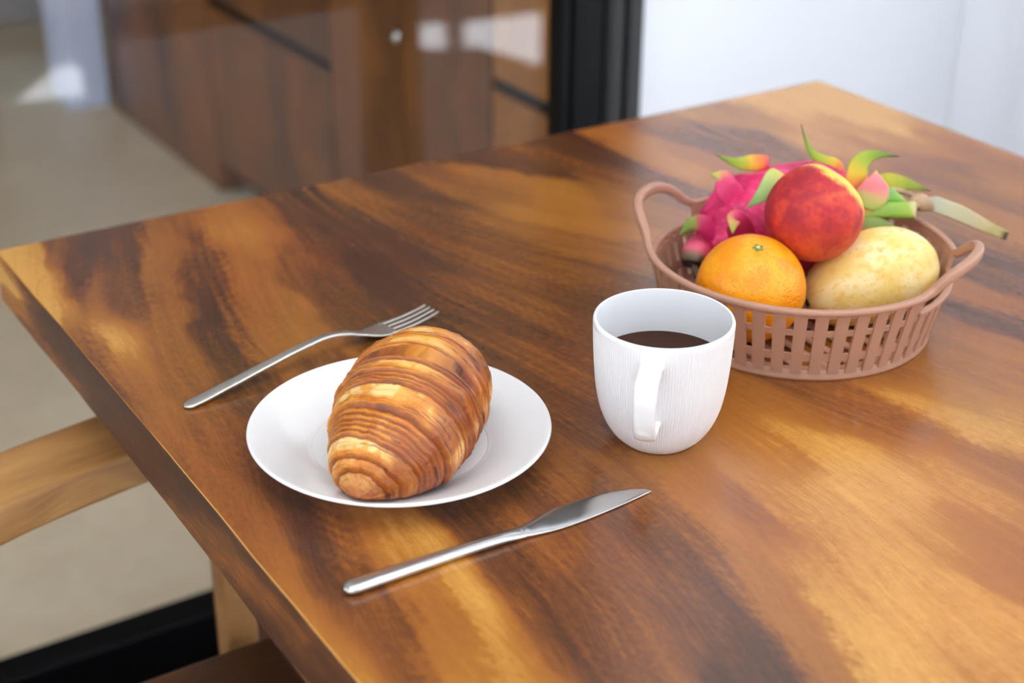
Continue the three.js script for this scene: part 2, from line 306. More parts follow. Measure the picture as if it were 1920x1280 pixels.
// ---------------------------------------------------------------- curtain in the corner
{
  const t = thing('curtain', 'white curtain hanging at the right edge beyond the table corner', 'curtain', [1.72, 0.02, -1.44]);
  obj('cloth', surface(220, 24, (u, v) => {
    const z = u * 0.5, y = v * 2.55, sway = (1 - v) * 0.02;
    return [Math.sin(u * 15 + 2.4 + Math.sin(v * 3) * 0.3) * 0.024 * (0.6 + 0.4 * v) + Math.sin(u * 37) * 0.003, y, z + sway * Math.sin(u * 3 + 1)];
  }), M.curtain, t);
  const rod = new THREE.CylinderGeometry(0.012, 0.012, 0.56, 20); rod.rotateX(Math.PI / 2); rod.translate(0, 2.585, 0.24);
  obj('rod', rod, M.steel, t);
}

// ---------------------------------------------------------------- table
const TY = 0.75, TXA = 0.271, TXB = 1.173, TZA = -1.217, TZB = 0.42;
{
  const t = thing('dining_table', 'large dining table with thick figured honey brown wooden slab top', 'table', [0, 0, 0]);
  const s = new THREE.Shape(), r = 0.006, pts = [];
  const edge = (n, f) => { for (let i = 0; i < n; i++) pts.push(f(i / n)); };
  const wob = (q, k) => (fbm(q * 5, k, 2, 3) - 0.5) * 0.006;
  edge(60, (q) => [TXA + wob(q * 1.6, 3) * Math.min(1, q * 12, (1 - q) * 12), lerp(TZA, TZB, q)]);
  edge(8, (q) => [lerp(TXA, TXB, q), TZB]);
  edge(30, (q) => [TXB, lerp(TZB, TZA, q)]);
  edge(30, (q) => [lerp(TXB, TXA, q), TZA + 0.008 * Math.sin(q * Math.PI) * 0 ]);
  s.setFromPoints(pts.map(([x, z]) => new THREE.Vector2(x, -z)));
  const g = new THREE.ExtrudeGeometry(s, { depth: 0.045 - 2 * 0.0014, bevelEnabled: true, bevelThickness: 0.0014, bevelSize: 0.0014, bevelOffset: -0.0014, bevelSegments: 3 });
  g.rotateX(-Math.PI / 2); g.translate(0, TY - 0.045 + 0.0014, 0);
  const p = g.attributes.position, n = g.attributes.normal, uv = g.attributes.uv;
  for (let i = 0; i < p.count; i++) {
    const x = p.getX(i), y = p.getY(i), z = p.getZ(i);
    if (Math.abs(n.getY(i)) > 0.9) uv.setXY(i, (x - TX0) / TS, (z - TZ0) / TS);
    else uv.setXY(i, (Math.abs(n.getX(i)) > Math.abs(n.getZ(i)) ? z - TZ0 : x + 0.3) / TS, Math.min(0.86, (y - 0.7) / 0.05));
  }
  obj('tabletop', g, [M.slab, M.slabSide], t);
  for (const [x, z] of [[0.44, -1.12], [1.06, -1.12], [0.44, 0.3], [1.06, 0.3]]) obj('leg', box(x - 0.035, 0, z - 0.035, x + 0.035, 0.705, z + 0.035, 0.005), M.tableWood, t);
}

// ---------------------------------------------------------------- armchair at the long left side
{
  const t = thing('armchair', 'wooden armchair with curved light brown arm rail pushed under the table', 'chair', [0, 0, 0]);
  const arm = [[0.395, 0.634, -1.067], [0.38, 0.634, -1.065], [0.3, 0.634, -1.05], [0.2, 0.634, -1.028], [0.1, 0.636, -0.985], [0.02, 0.642, -0.9], [-0.015, 0.648, -0.76], [0.02, 0.642, -0.62], [0.1, 0.636, -0.535], [0.2, 0.634, -0.492], [0.3, 0.634, -0.47], [0.38, 0.634, -0.455], [0.395, 0.634, -0.453]];
  const g = sweep(arm, () => [0.036, 0.017], { n: 120, m: 40, power: 9 });
  const uv = g.attributes.uv; for (let i = 0; i < uv.count; i++) uv.setXY(i, uv.getY(i) * 1.7, uv.getX(i) * 0.6 + 0.1);
  obj('arm_rail', g, M.chairWood, t);
  for (const z of [-1.025, -0.495]) {
    obj('leg', box(0.364, 0, z - 0.012, 0.394, 0.62, z + 0.012, 0.005), M.chairWood, t);
    obj('leg', box(0.03, 0, z + (z < -0.8 ? 0.06 : -0.1), 0.07, 0.628, z + (z < -0.8 ? 0.1 : -0.06), 0.006), M.chairWood, t);
  }
  obj('seat', box(0.0, 0.425, -1.0, 0.4, 0.452, -0.52, 0.008), M.seatWood, t);
}

// ---------------------------------------------------------------- plate and croissant
const PX = 0.4005, PZ = -0.7605;
{
  const prof = [[0, 0.0058], [0.05, 0.0058], [0.0565, 0.0062], [0.062, 0.008], [0.075, 0.0135], [0.09, 0.0189], [0.0945, 0.0203], [0.0957, 0.0202], [0.0962, 0.0193], [0.0955, 0.0182], [0.088, 0.0153], [0.072, 0.0085], [0.062, 0.003], [0.056, 0.0012], [0.054, 0.0], [0.051, 0.0], [0.05, 0.0018], [0, 0.0018]];
  const c = new THREE.SplineCurve(prof.map(([r, y]) => new THREE.Vector2(r, y)));
  const g = new THREE.LatheGeometry(c.getPoints(140).map((q) => new THREE.Vector2(Math.max(0, q.x), q.y)), 160);
  const o = obj('plate', g, M.porcelain); o.position.set(PX, TY, PZ);
  tag(o, 'round white glossy porcelain plate holding the croissant', 'plate');
}
{
  const t = thing('croissant', 'golden brown flaky croissant lying on the white plate', 'croissant', [PX, TY + 0.006, PZ]);
  const C0 = [[0.335, 0.7735, -0.689], [0.3495, 0.7785, -0.7], [0.375, 0.785, -0.719], [0.4, 0.7905, -0.7425], [0.424, 0.7875, -0.768], [0.44, 0.78, -0.79], [0.45, 0.773, -0.81]];
  const curve = new THREE.CatmullRomCurve3(C0.map(([x, y, z]) => V(x - PX, y - TY - 0.006, z - PZ)), false, 'catmullrom', 0.5);
  // rolled edges from the tip to the middle: [place, step in mm]
  const EDGE = [[0.078, 2.4], [0.128, 2.4], [0.196, 1.9], [0.214, 0.7], [0.232, 0.5], [0.248, 0.8], [0.266, 0.6], [0.29, 2.9], [0.378, 2.2], [0.392, 1.0], [0.408, 1.1], [0.424, 2.5], [0.478, 2.4], [0.492, 1.2]], L = 0.165;
  const env = (s) => { const q = Math.min(s, 1 - s); return 0.0448 * Math.pow(clamp(Math.sin(Math.min(q * 1.02, 0.5) * Math.PI)), 0.66) * (0.86 + 0.14 * smooth(0, 0.3, q)); };
  const PALE = [246, 204, 132], GOLD = [236, 164, 62], AMBER = [208, 118, 28], BROWN = [130, 58, 15], DARK = [74, 30, 16];
  const shape = (u, s) => {
    const th = u * 2 * Math.PI, cs = Math.cos(th), sn = Math.sin(th);
    const wander = 0.02 * (fbm(cs * 1.2 + 3, sn * 1.2, s * 4, 3) - 0.5) + 0.006 * (fbm(cs * 6, sn * 6, s * 16, 2) - 0.5) + 0.012 * cs;
    const q0 = s + wander, q = q0 < 0.5 ? q0 : 1 - q0;                // both arms roll towards the middle
    let i = -1; while (i + 1 < EDGE.length && q >= EDGE[i + 1][0]) i++;
    const a = i < 0 ? 0 : EDGE[i][0], b = i + 1 < EDGE.length ? EDGE[i + 1][0] : 0.53, wide = (b - a) * L, tt = clamp((q - a) / (b - a)), dist = (q - a) * L, before = i + 1 < EDGE.length ? (b - q) * L : 1;
    const step = i < 0 ? 0 : EDGE[i][1] / 1000, vary = 0.65 + 0.7 * fbm(cs * 2 + i, sn * 2, i * 3.1, 2);
    let h = step * vary * smooth(0, 0.0009, dist) * (1 - 0.85 * Math.pow(tt, 0.7)) - (i + 1 < EDGE.length ? 0.00038 * EDGE[i + 1][1] : 0) * smooth(0.002, 0, before);
    const lam = Math.sin((dist + 0.0026 * fbm(cs * 2.4 + i, sn * 2.4, s * 16, 3)) / 0.0017 * 2 * Math.PI), lamAmp = i < 0 ? 0 : smooth(0.0065, 0.001, dist) * smooth(0.25, 0.6, fbm(cs * 3 + 4, sn * 3, i * 2.7, 2));
    h += lam * 0.00017 * lamAmp + (fbm(cs * 5 + 9, sn * 5, s * 20, 3) - 0.5) * 0.0018 + (fbm(cs * 24, sn * 24, s * 70, 2) - 0.5) * 0.0006;
    return { th, cs, sn, q, i, tt, dist, before, wide, lam, lamAmp, h };
  };
  const pos = (u, s) => {
    const k = shape(u, s), p = curve.getPoint(s), tg = curve.getTangent(s); tg.y = 0; tg.normalize();
    const side = V(-tg.z, 0, tg.x), r = env(s) , rw = r + k.h, rh = r * (k.sn > 0 ? 0.855 : 0.85) + k.h;
    p.addScaledVector(side, k.cs * rw); p.y += k.sn * rh;
    p.addScaledVector(tg, -0.007 * k.sn * (s < 0.5 ? 1 : -1) * smooth(0, 0.2, Math.min(s, 1 - s)));
    const rad = Math.hypot(p.x, p.z), dish = (rad < 0.0565 ? 0 : rad < 0.0945 ? ((rad - 0.0565) / 0.038) * 0.0138 : 0.0145) + 0.0006;
    if (p.y < dish + 0.006) p.y = dish + 0.006 * Math.exp((p.y - dish - 0.006) / 0.006);
    return [p, k];
  };
  const patch0 = (k) => fbm(k.cs * 3 + 1, k.sn * 3, k.q * 12, 2);
  const body = surface(340, 640, (u, s) => {
    const [p, k] = pos(u, s);
    const flake = fbm(k.cs * 3 + 2, k.sn * 3 + 5, k.q * 16, 4), fib = fbm(k.cs * 2.4, k.sn * 2.4, k.q * 260 + 3 * patch0(k), 3), patch = fbm(k.cs * 2.2 + 7, k.sn * 2.2, k.q * 9 + 3, 3), spot = fbm(k.cs * 1.7 + 1, k.sn * 1.7 + 8, k.q * 95, 3), leaf = noise(k.cs * 7 + 3, k.sn * 7, k.q * 24);
    const big = smooth(0.006, 0.011, k.wide), right = smooth(0.1, 0.9, k.cs + 0.35 * (patch - 0.5));  // right: side away from the light, shade painted in with the browner bake
    let c = mixc(AMBER, GOLD, smooth(0.34, 0.6, flake * 0.55 + fib * 0.45));
    const belly = smooth(0.2, 0.5, k.tt) * big * (k.i < 0 ? 0.45 : 1);
    c = mixc(c, PALE, belly * (0.35 + 0.65 * smooth(0.44, 0.5, leaf * 0.4 + flake * 0.6)) * (1 - 0.6 * right));
    c = mixc(c, BROWN, 0.3 * k.lamAmp * smooth(0.2, -0.9, k.lam) + 0.5 * smooth(0.52, 0.74, fib) * (1.15 - 0.6 * belly) + 0.12 * (1 - big));
    c = mixc(c, BROWN, 0.85 * smooth(0.0014, 0.0002, k.before) + (k.i < 0 ? 0 : 0.6 * smooth(0.001, 0, k.dist)));
    c = mixc(c, BROWN, 0.6 * smooth(0.1, 0.95, -k.sn) + 0.7 * right * smooth(0.3, 0.6, fib * 0.5 + patch * 0.5));
    c = mixc(c, DARK, smooth(0.63, 0.7, spot) * 0.85 * smooth(0.011, 0.003, Math.min(k.dist, k.before * 1.6)) * (0.45 + 0.55 * right));
    if (k.i < 0) c = mixc(c, BROWN, 0.25 + 0.3 * smooth(0.05, 0, k.q));
    return [p.x, p.y, p.z, lin(c[0]), lin(c[1]), lin(c[2])];
  }, { closeU: true, capStart: true, capEnd: true, flip: true });
  obj('crust', body, M.crust, t);
}

// ---------------------------------------------------------------- mug with coffee
const MX = 0.5516, MZ = -0.6885;
{
  const t = thing('mug', 'white ribbed porcelain mug of black coffee with strap handle', 'mug', [MX, TY, MZ]);
  const outer = new THREE.SplineCurve([[0.0245, 0.0006], [0.0262, 0.0022], [0.0305, 0.0068], [0.0352, 0.0145], [0.0390, 0.0245], [0.0416, 0.0375], [0.0431, 0.052], [0.0440, 0.066], [0.0446, 0.0805], [0.0446, 0.0842]].map((q) => new THREE.Vector2(...q)));
  const inner = new THREE.SplineCurve([[0.0441, 0.0853], [0.0428, 0.0853], [0.0424, 0.0835], [0.0419, 0.068], [0.0408, 0.05], [0.0385, 0.032], [0.034, 0.017], [0.024, 0.0075], [0.0, 0.005]].map((q) => new THREE.Vector2(...q)));
  const RIBS = 148, per = 8;
  const shell = surface(RIBS * per, 150, (u, v) => {
    const a = -u * 2 * Math.PI; let q, cut = 0;
    if (v < 0.6) { q = outer.getPoint(v / 0.6); cut = smooth(0.0025, 0.006, q.y) * smooth(0.0826, 0.0795, q.y); } else q = inner.getPoint((v - 0.6) / 0.4);
    const w = 0.5 - 0.5 * Math.cos(u * RIBS * 2 * Math.PI), r = Math.max(0.00005, q.x - cut * 0.00042 * w ** 1.6 * Math.min(1, q.x / 0.04));
    return [Math.cos(a) * r, q.y, Math.sin(a) * r];
  }, { closeU: true, capStart: true });
  obj('body', shell, M.mug, t);
  // strap handle: profile in the plane through the axis, (distance from axis, height), half width and half thickness
  const az = 136 * RAD, dx = Math.cos(az), dz = Math.sin(az);
  const path = [[0.0405, 0.0622], [0.0475, 0.0628], [0.056, 0.0627], [0.0645, 0.0604], [0.0685, 0.053], [0.0688, 0.043], [0.067, 0.032], [0.0615, 0.0235], [0.053, 0.0205], [0.045, 0.0205], [0.036, 0.0215]];
  const hc = new THREE.CatmullRomCurve3(path.map(([r, y]) => V(dx * r, y + 0.0105, dz * r)), false, 'centripetal');
  const side = V(-dz, 0, dx);
  obj('handle', surface(28, 90, (u, v) => {
    const p = hc.getPoint(v), tg = hc.getTangent(v), k = V().crossVectors(tg, side).normalize(), th = u * 2 * Math.PI, c = Math.cos(th), s = Math.sin(th), e = 2 / 3.4;
    const w = lerp(0.0072, 0.0065, smooth(0.2, 0.8, v)) + 0.0008 * (smooth(0.12, 0, v) + smooth(0.9, 1, v)), d = 0.0027;
    p.addScaledVector(side, Math.sign(c) * Math.abs(c) ** e * w).addScaledVector(k, Math.sign(s) * Math.abs(s) ** e * d);
    return [p.x, p.y, p.z];
  }, { closeU: true, capStart: true, capEnd: true }), M.porcelain, t);
  const cof = obj('coffee', lathe([[0, -0.004], [0.03, -0.004], [0.0395, -0.003], [0.0415, 0.0], [0.0412, 0.0004], [0.0395, 0.0], [0, 0]].map(([r, y]) => [r, y]), 96), M.coffee);
  cof.position.set(MX, TY + 0.0555, MZ);
  tag(cof, 'dark black coffee filling the white ribbed mug', 'coffee');
}

// ---------------------------------------------------------------- cutlery
// flat piece along +x from stations [s, near half width, far half width, height of middle, half thickness]
function forged(st, { n = 90, m = 24, power = 2.6, from = 0, to = 1 } = {}) {
  const at = (v) => { const x = v * (st.length - 1), i = Math.min(st.length - 2, Math.floor(x)), k = x - i, P = (j) => st[clamp(j, 0, st.length - 1)]; return P(i).map((_, c) => { const a = P(i - 1)[c], b = P(i)[c], d = P(i + 1)[c], e = P(i + 2)[c]; return c === 0 ? lerp(b, d, k) : b + 0.5 * k * (d - a + k * (2 * a - 5 * b + 4 * d - e + k * (3 * (b - d) + e - a))); }); };
  return surface(m, n, (u, v) => {
    const [s, wn, wf, y, h] = at(v), th = u * 2 * Math.PI, c = Math.cos(th), q = Math.sin(th), e = 2 / power, z = Math.sign(c) * Math.abs(c) ** e;
    return [s, y + Math.sign(q) * Math.abs(q) ** e * Math.max(h, 0.0001), z > 0 ? z * Math.max(wn, 0.0001) : z * Math.max(wf, 0.0001)];
  }, { closeU: true, capStart: true, capEnd: true, flip: true });
}
{
  const x0 = 0.2995, z0 = -0.6405, x1 = 0.5065, z1 = -0.6352, L = Math.hypot(x1 - x0, z1 - z0), t = thing('table_knife', 'polished steel table knife lying in front of the plate', 'knife', [x0, TY, z0], -Math.atan2(z1 - z0, x1 - x0));
  const k = L / 0.207;
  obj('handle', forged([[0, 0.0012, 0.0012, 0.0027, 0.0012], [0.0008, 0.0032, 0.0032, 0.0028, 0.002], [0.0024, 0.0047, 0.0047, 0.003, 0.0026], [0.0055, 0.0056, 0.0056, 0.0032, 0.003], [0.02, 0.0056, 0.0056, 0.0033, 0.0032], [0.05, 0.005, 0.005, 0.0033, 0.0032], [0.08, 0.0044, 0.0044, 0.0031, 0.003], [0.1, 0.0044, 0.0044, 0.0028, 0.0026], [0.115, 0.0052, 0.0056, 0.002, 0.0018]].map((q) => [q[0] * k, ...q.slice(1)]), { power: 2.2 }), M.steel, t);
  obj('blade', forged([[0.113, 0.0049, 0.0053, 0.0021, 0.0018], [0.119, 0.0056, 0.0064, 0.0018, 0.0015], [0.132, 0.0068, 0.0104, 0.0014, 0.001], [0.146, 0.0069, 0.0136, 0.0012, 0.0008], [0.165, 0.0056, 0.014, 0.0011, 0.0007], [0.185, 0.0034, 0.0118, 0.001, 0.0006], [0.198, 0.0016, 0.0082, 0.001, 0.0006], [0.205, 0.0006, 0.0042, 0.001, 0.0005], [0.207, 0.0001, 0.0004, 0.001, 0.0003]].map((q) => [q[0] * k, ...q.slice(1)]), { power: 2.6 }), M.steel, t);
}
{
  const x0 = 0.3033, z0 = -0.8835, x1 = 0.516, z1 = -0.923, L = Math.hypot(x1 - x0, z1 - z0), t = thing('fork', 'satin steel fork with four tines behind the plate', 'fork', [x0, TY, z0], -Math.atan2(z1 - z0, x1 - x0));
  const k = L / 0.207;
  const st = [[0, 0.0005, 0.0005, 0.0016, 0.0008], [0.0012, 0.003, 0.003, 0.0018, 0.0012], [0.005, 0.005, 0.005, 0.0021, 0.0015], [0.03, 0.0049, 0.0049, 0.0052, 0.0016], [0.07, 0.0041, 0.0041, 0.0105, 0.0017], [0.1, 0.0036, 0.0036, 0.0138, 0.0018], [0.115, 0.0035, 0.0035, 0.0143, 0.0018], [0.13, 0.0037, 0.0037, 0.0112, 0.0016], [0.145, 0.005, 0.005, 0.0062, 0.0012], [0.154, 0.0084, 0.0084, 0.004, 0.001], [0.161, 0.0102, 0.0102, 0.0032, 0.0009], [0.168, 0.0104, 0.0104, 0.003, 0.0009]];
  obj('handle', forged(st.map((q) => [q[0] * k, ...q.slice(1)]), { power: 2.8, n: 110 }), M.satin, t);
  for (let i = 0; i < 4; i++) {
    const z = (i - 1.5) * 0.0057, g = sweep([[0.165, 0.0031, z], [0.174, 0.0029, z * 1.0], [0.185, 0.003, z * 0.97], [0.198, 0.0042, z * 0.93], [0.207, 0.0056, z * 0.9]].map(([a, b, c]) => [a * k, b, c]), (v) => [lerp(0.0019, 0.0009, v), lerp(0.00095, 0.0006, v)], { n: 30, m: 12, power: 3 });
    obj('tine', g, M.satin, t);
  }
}

// ---------------------------------------------------------------- basket
const BX = 0.744, BZ = -0.774;
{
  const t = thing('fruit_basket', 'round dusty pink slatted plastic basket with two loop handles', 'basket', [BX, TY, BZ]);
  const R = (y) => 0.0972 + (y / 0.058) * 0.0135;
  const arc = (y0, y1, a0, a1, i0, o0, n = 4, full = false) => {      // curved block on the tapering wall, i0/o0 inward and outward of it
    const S = [[y0, o0], [y1, o0], [y1, -i0], [y0, -i0]];
    return surfaceFlat(S.map(([y, d]) => (a) => [Math.cos(a) * (R(y) + d), y, Math.sin(a) * (R(y) + d)]), a0, a1, n, full);
  };
  function surfaceFlat(c, a0, a1, n, full) {
    const P = [], push = (q) => P.push(...q);
    for (let s = 0; s < n; s++) { const a = lerp(a0, a1, s / n), b = lerp(a0, a1, (s + 1) / n); for (let k = 0; k < 4; k++) { const f = c[k], g = c[(k + 1) % 4]; push(f(a)); push(g(a)); push(f(b)); push(g(a)); push(g(b)); push(f(b)); } }
    if (!full) for (const [a, fl] of [[a0, 1], [a1, 0]]) { const q = c.map((f) => f(a)); for (const [i, j, k] of [[0, 2, 1], [0, 3, 2]]) fl ? (push(q[i]), push(q[j]), push(q[k])) : (push(q[i]), push(q[k]), push(q[j])); }
    const g = new THREE.BufferGeometry(); g.setAttribute('position', new THREE.Float32BufferAttribute(P, 3)); g.computeVertexNormals();
    return g;
  }
  const HC = [60 * RAD, 240 * RAD], HW = 23 * RAD, N = 48, pitch = (2 * Math.PI) / N, inHandle = (a) => HC.some((h) => Math.abs(Math.atan2(Math.sin(a - h), Math.cos(a - h))) < HW - 0.01);
  const base = lathe([[0.083, 0.0012], [0.094, 0.0012], [0.0955, 0.0], [0.0985, 0.0], [0.0995, 0.002], [0.0985, 0.0045], [0.0985, 0.008], [0.096, 0.008], [0.0955, 0.0035], [0.083, 0.0035], [0.083, 0.0012]], 144);
  for (let i = -4; i <= 4; i++) { const x = i * 0.0175, l = Math.sqrt(0.0842 ** 2 - x * x); obj('floor_bar', box(x - 0.0032, 0.0012, -l, x + 0.0032, 0.0034, l, 0.0008), M.basket, t); }
  obj('base', base, M.basket, t);
  for (const [y0, y1] of [[0.0162, 0.0225], [0.0377, 0.0422]]) obj('ring', arc(y0, y1, 0, 2 * Math.PI, 0.0018, 0.0, 144, true), M.basket, t);
  const tall = arc(0.006, 0.0565, -pitch * 0.31, pitch * 0.31, 0.0018, 0.0009), short = arc(0.006, 0.0445, -pitch * 0.31, pitch * 0.31, 0.0018, 0.0009);
  for (let i = 0; i < N; i++) { const a = (i + 0.5) * pitch, o = obj('slat', inHandle(a) ? short : tall, M.basket, t); o.rotation.y = -a; }
  const pt = (a, y, d) => [Math.cos(a) * (R(y) + d), y, Math.sin(a) * (R(y) + d)];
  for (let k = 0; k < 2; k++) {
    const a0 = HC[k] + HW, a1 = HC[1 - k] - HW + (k ? 2 * Math.PI : 0);
    obj('band', arc(0.053, 0.0575, a0, a1, 0.0018, 0.0, 64), M.basket, t);
    obj('rim', sweep(Array.from({ length: 40 }, (_, i) => pt(lerp(a0 - 0.02, a1 + 0.02, i / 39), 0.0586, 0.0008)), () => [0.0028, 0.0021], { n: 120, m: 14, power: 3 }), M.basket, t);
    obj('lower_rail', sweep(Array.from({ length: 14 }, (_, i) => pt(lerp(HC[k] - HW, HC[k] + HW, i / 13), 0.0452, 0.0006)), () => [0.0024, 0.002], { n: 50, m: 12, power: 3 }), M.basket, t);
    for (const s of [-1, 1]) obj('cheek', arc(0.0422, 0.0585, HC[k] + s * HW - 0.02, HC[k] + s * HW + 0.025, 0.0018, 0.0009, 3), M.basket, t);
    const hp = [[-1.2, 0.0586, 0.0008], [-1.04, 0.0588, 0.001], [-0.84, 0.0628, 0.003], [-0.7, 0.0695, 0.007], [-0.5, 0.0752, 0.0115], [-0.2, 0.078, 0.0145], [0.2, 0.078, 0.0145], [0.5, 0.0752, 0.0115], [0.7, 0.0695, 0.007], [0.84, 0.0628, 0.003], [1.04, 0.0588, 0.001], [1.2, 0.0586, 0.0008]];
    obj('handle', sweep(hp.map(([f, y, d]) => pt(HC[k] + f * HW, y, d - (y - 0.0586) * 0.233)), (v) => [lerp(0.0027, 0.0036, Math.sin(v * Math.PI)), lerp(0.002, 0.0042, Math.sin(v * Math.PI))], { n: 90, m: 16, power: 3 }), M.basket, t);
  }
}

// ---------------------------------------------------------------- fruit
{ // orange
  const R = 0.039, t = thing('orange', 'bright orange with small green stem button at the basket front', 'orange', [0.6845, 0.7962, -0.7585]);
  const up = V(-0.113, 0.962, 0.243).normalize(), q = new THREE.Quaternion().setFromUnitVectors(V(0, 1, 0), up), peel = texture(1024, 512, (u, v) => { const a = noise(u * 190, v * 95, 3), b = noise(u * 120, v * 60, 8), c = 140 - 90 * smooth(0.62, 0.95, a) - 40 * smooth(0.7, 0.95, b); return [c, c, c]; }, { srgb: false });
  M.orangePeel = std({ vertexColors: true, roughness: 0.36, bumpMap: peel, bumpScale: 0.0009 });
  const g = surface(160, 100, (u, v) => {
    const th = Math.min(Math.max(v, 0.002), 0.998) * Math.PI, ph = u * 2 * Math.PI, sx = Math.sin(th) * Math.cos(ph), sy = Math.cos(th), sz = Math.sin(th) * Math.sin(ph);
    const dent = 0.055 * Math.exp(-(th * th) / 0.028), rib = 0.006 * Math.cos(ph * 9 + 1) * Math.exp(-(th * th) / 0.12), r = R * (1 - dent - rib + 0.012 * (fbm(sx * 3, sy * 3, sz * 3, 2) - 0.5)) * (1 - 0.02 * sy * sy);
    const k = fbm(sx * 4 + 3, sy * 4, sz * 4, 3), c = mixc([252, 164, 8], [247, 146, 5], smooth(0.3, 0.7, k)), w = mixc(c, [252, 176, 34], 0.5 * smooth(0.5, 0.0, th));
    return [sx * r, sy * r, sz * r, lin(w[0]), lin(w[1]), lin(w[2])];
  }, { closeU: false });
  const s = obj('peel', g, M.orangePeel, t); s.quaternion.copy(q);
  const bt = surface(40, 8, (u, v) => { const ph = u * 2 * Math.PI, r = 0.0034 * v * (1 + 0.28 * Math.cos(ph * 5)), c = v < 0.45 ? [214, 205, 150] : [96, 122, 52]; return [Math.cos(ph) * r, 0.0369 + 0.0008 * (1 - v * v), Math.sin(ph) * r, lin(c[0]), lin(c[1]), lin(c[2])]; }, { flip: true });
  const b = obj('stem_button', bt, M.vc, t); b.quaternion.copy(q); b.userData.label = 'small green star shaped stem button';
}
{ // peach
  const R = 0.0352, t = [0.7405, 0.841, -0.76];
  // the seam and the yellow shoulder lie towards upper right; e1 right, e2 up, e3 towards the viewer's side
  const e1 = V(0.845, 0.006, 0.535), e2 = V(0.236, 0.893, -0.382), e3 = V(-0.48, 0.449, 0.754);
  const g = surface(180, 120, (u, v) => {
    const th = clamp(v, 0.002, 0.998) * Math.PI, ph = u * 2 * Math.PI, d = V(Math.sin(th) * Math.cos(ph), Math.cos(th), Math.sin(th) * Math.sin(ph));
    const a = d.dot(e1), b = d.dot(e2), c = d.dot(e3);
    const pole = V(0.3, 0.9, -0.35).normalize(), pa = d.dot(pole), point = 0.035 * Math.exp(-((1 - (b * 0.98 + a * -0.05)) ** 2) / 0.01), seamD = a * 0.72 - b * 0.55 + 0.02 * 0 - c * 0.38, seam = 0;
    const shoulder = 0.045 * Math.exp(-((1 - (a * 0.62 + b * 0.74 + c * 0.2)) ** 2) / 0.02);
    const r = R * (1.0 + point - shoulder - 0.02 * a * b + 0.016 * (fbm(d.x * 2 + 4, d.y * 2, d.z * 2, 2) - 0.5)) * (1 - 0.02 * Math.abs(b));
    const n1 = fbm(d.x * 3 + 1, d.y * 3 + 2, d.z * 3, 4), n2 = fbm(d.x * 9, d.y * 9 + 4, d.z * 9, 3), n3 = fbm(a * 30, b * 9, c * 20, 2);
    let k = mixc([172, 28, 38], [212, 62, 40], smooth(0.35, 0.65, n1 * 0.6 + n2 * 0.4));
    k = mixc(k, [150, 28, 44], 0.6 * smooth(0.1, -0.7, a) * smooth(0.6, 0.3, n1));
    k = mixc(k, [226, 100, 48], 0.85 * smooth(-0.2, -0.85, b + 0.25 * (n1 - 0.5)));
    k = mixc(k, [228, 112, 50], 0.65 * smooth(0.14, 0.0, Math.abs(b - 0.22 - 0.25 * a + 0.1 * (n2 - 0.5))) * smooth(-0.6, 0.4, a));
    const yellow = smooth(0.34, 0.56, a * 0.62 + b * 0.72 - c * 0.25 + 0.22 * (n1 - 0.5) + 0.12 * (n3 - 0.5));
    k = mixc(k, [246, 196, 84], yellow);
    k = mixc(k, [240, 170, 70], 0.8 * smooth(0.9, 0.99, a + 0.1 * (n2 - 0.5)));
    k = mixc(k, [146, 22, 44], 0.35 * smooth(0.42, 0.75, fbm(a * 7 + 2, b * 3, c * 7, 3)) * (1 - yellow));
    return [d.x * r, d.y * r, d.z * r, lin(k[0]), lin(k[1]), lin(k[2])];
  });
  const o = obj('peach', g, M.peachSkin); o.position.set(...t); tag(o, 'red and yellow peach on top of the other fruit', 'peach');
}
{ // mango: pale yellow, long and kidney shaped
  const ax = V(0.845 * 0.93 + 0.537 * 0.3, 0.2, 0.535 * 0.93 - 0.843 * 0.3).normalize(), up = V(0, 1, 0).addScaledVector(ax, -ax.y).normalize(), sd = V().crossVectors(ax, up);
  const g = surface(160, 120, (u, v) => {
    const s = clamp(v, 0.002, 0.998) * 2 - 1, ph = u * 2 * Math.PI, prof = Math.sqrt(Math.max(0, 1 - s * s)) ** 0.92 * (1 + 0.07 * s), c = Math.cos(ph), q = Math.sin(ph);
    const L = 0.0525, bend = -0.004 * s * s, bump = (fbm(s * 2 + 3, c * 1.5, q * 1.5, 3) - 0.5) * 0.0025;
    const p = V().addScaledVector(ax, s * L).addScaledVector(up, q * (0.0345 * prof + bump) + bend).addScaledVector(sd, c * (0.033 * prof + bump));
    const n1 = fbm(s * 3 + 5, c * 2, q * 2, 4), n2 = fbm(s * 12, c * 9 + 3, q * 9, 3), n3 = fbm(s * 40, c * 30, q * 30, 2);
    let k = mixc([240, 205, 118], [246, 222, 160], smooth(0.35, 0.65, n1));
    k = mixc(k, [232, 184, 84], 0.6 * smooth(0.55, 0.72, n2) + 0.45 * smooth(0.2, -0.8, q));
    k = mixc(k, [206, 150, 66], 0.5 * smooth(0.7, 0.8, n3) + 0.7 * smooth(0.06, 0, Math.hypot(s + 0.05 - 0.1 * n2, (q - 0.86) * 0.8)) + 0.5 * smooth(0.1, 0, Math.hypot(s - 0.45, (q - 0.8) * 1.3)) * smooth(0.45, 0.6, n2));
    return [p.x, p.y, p.z, lin(k[0]), lin(k[1]), lin(k[2])];
  });
  const o = obj('mango', g, M.mangoSkin); o.position.set(0.7822, 0.79, -0.7378); tag(o, 'pale yellow mango resting at the right front of the basket', 'mango');
}
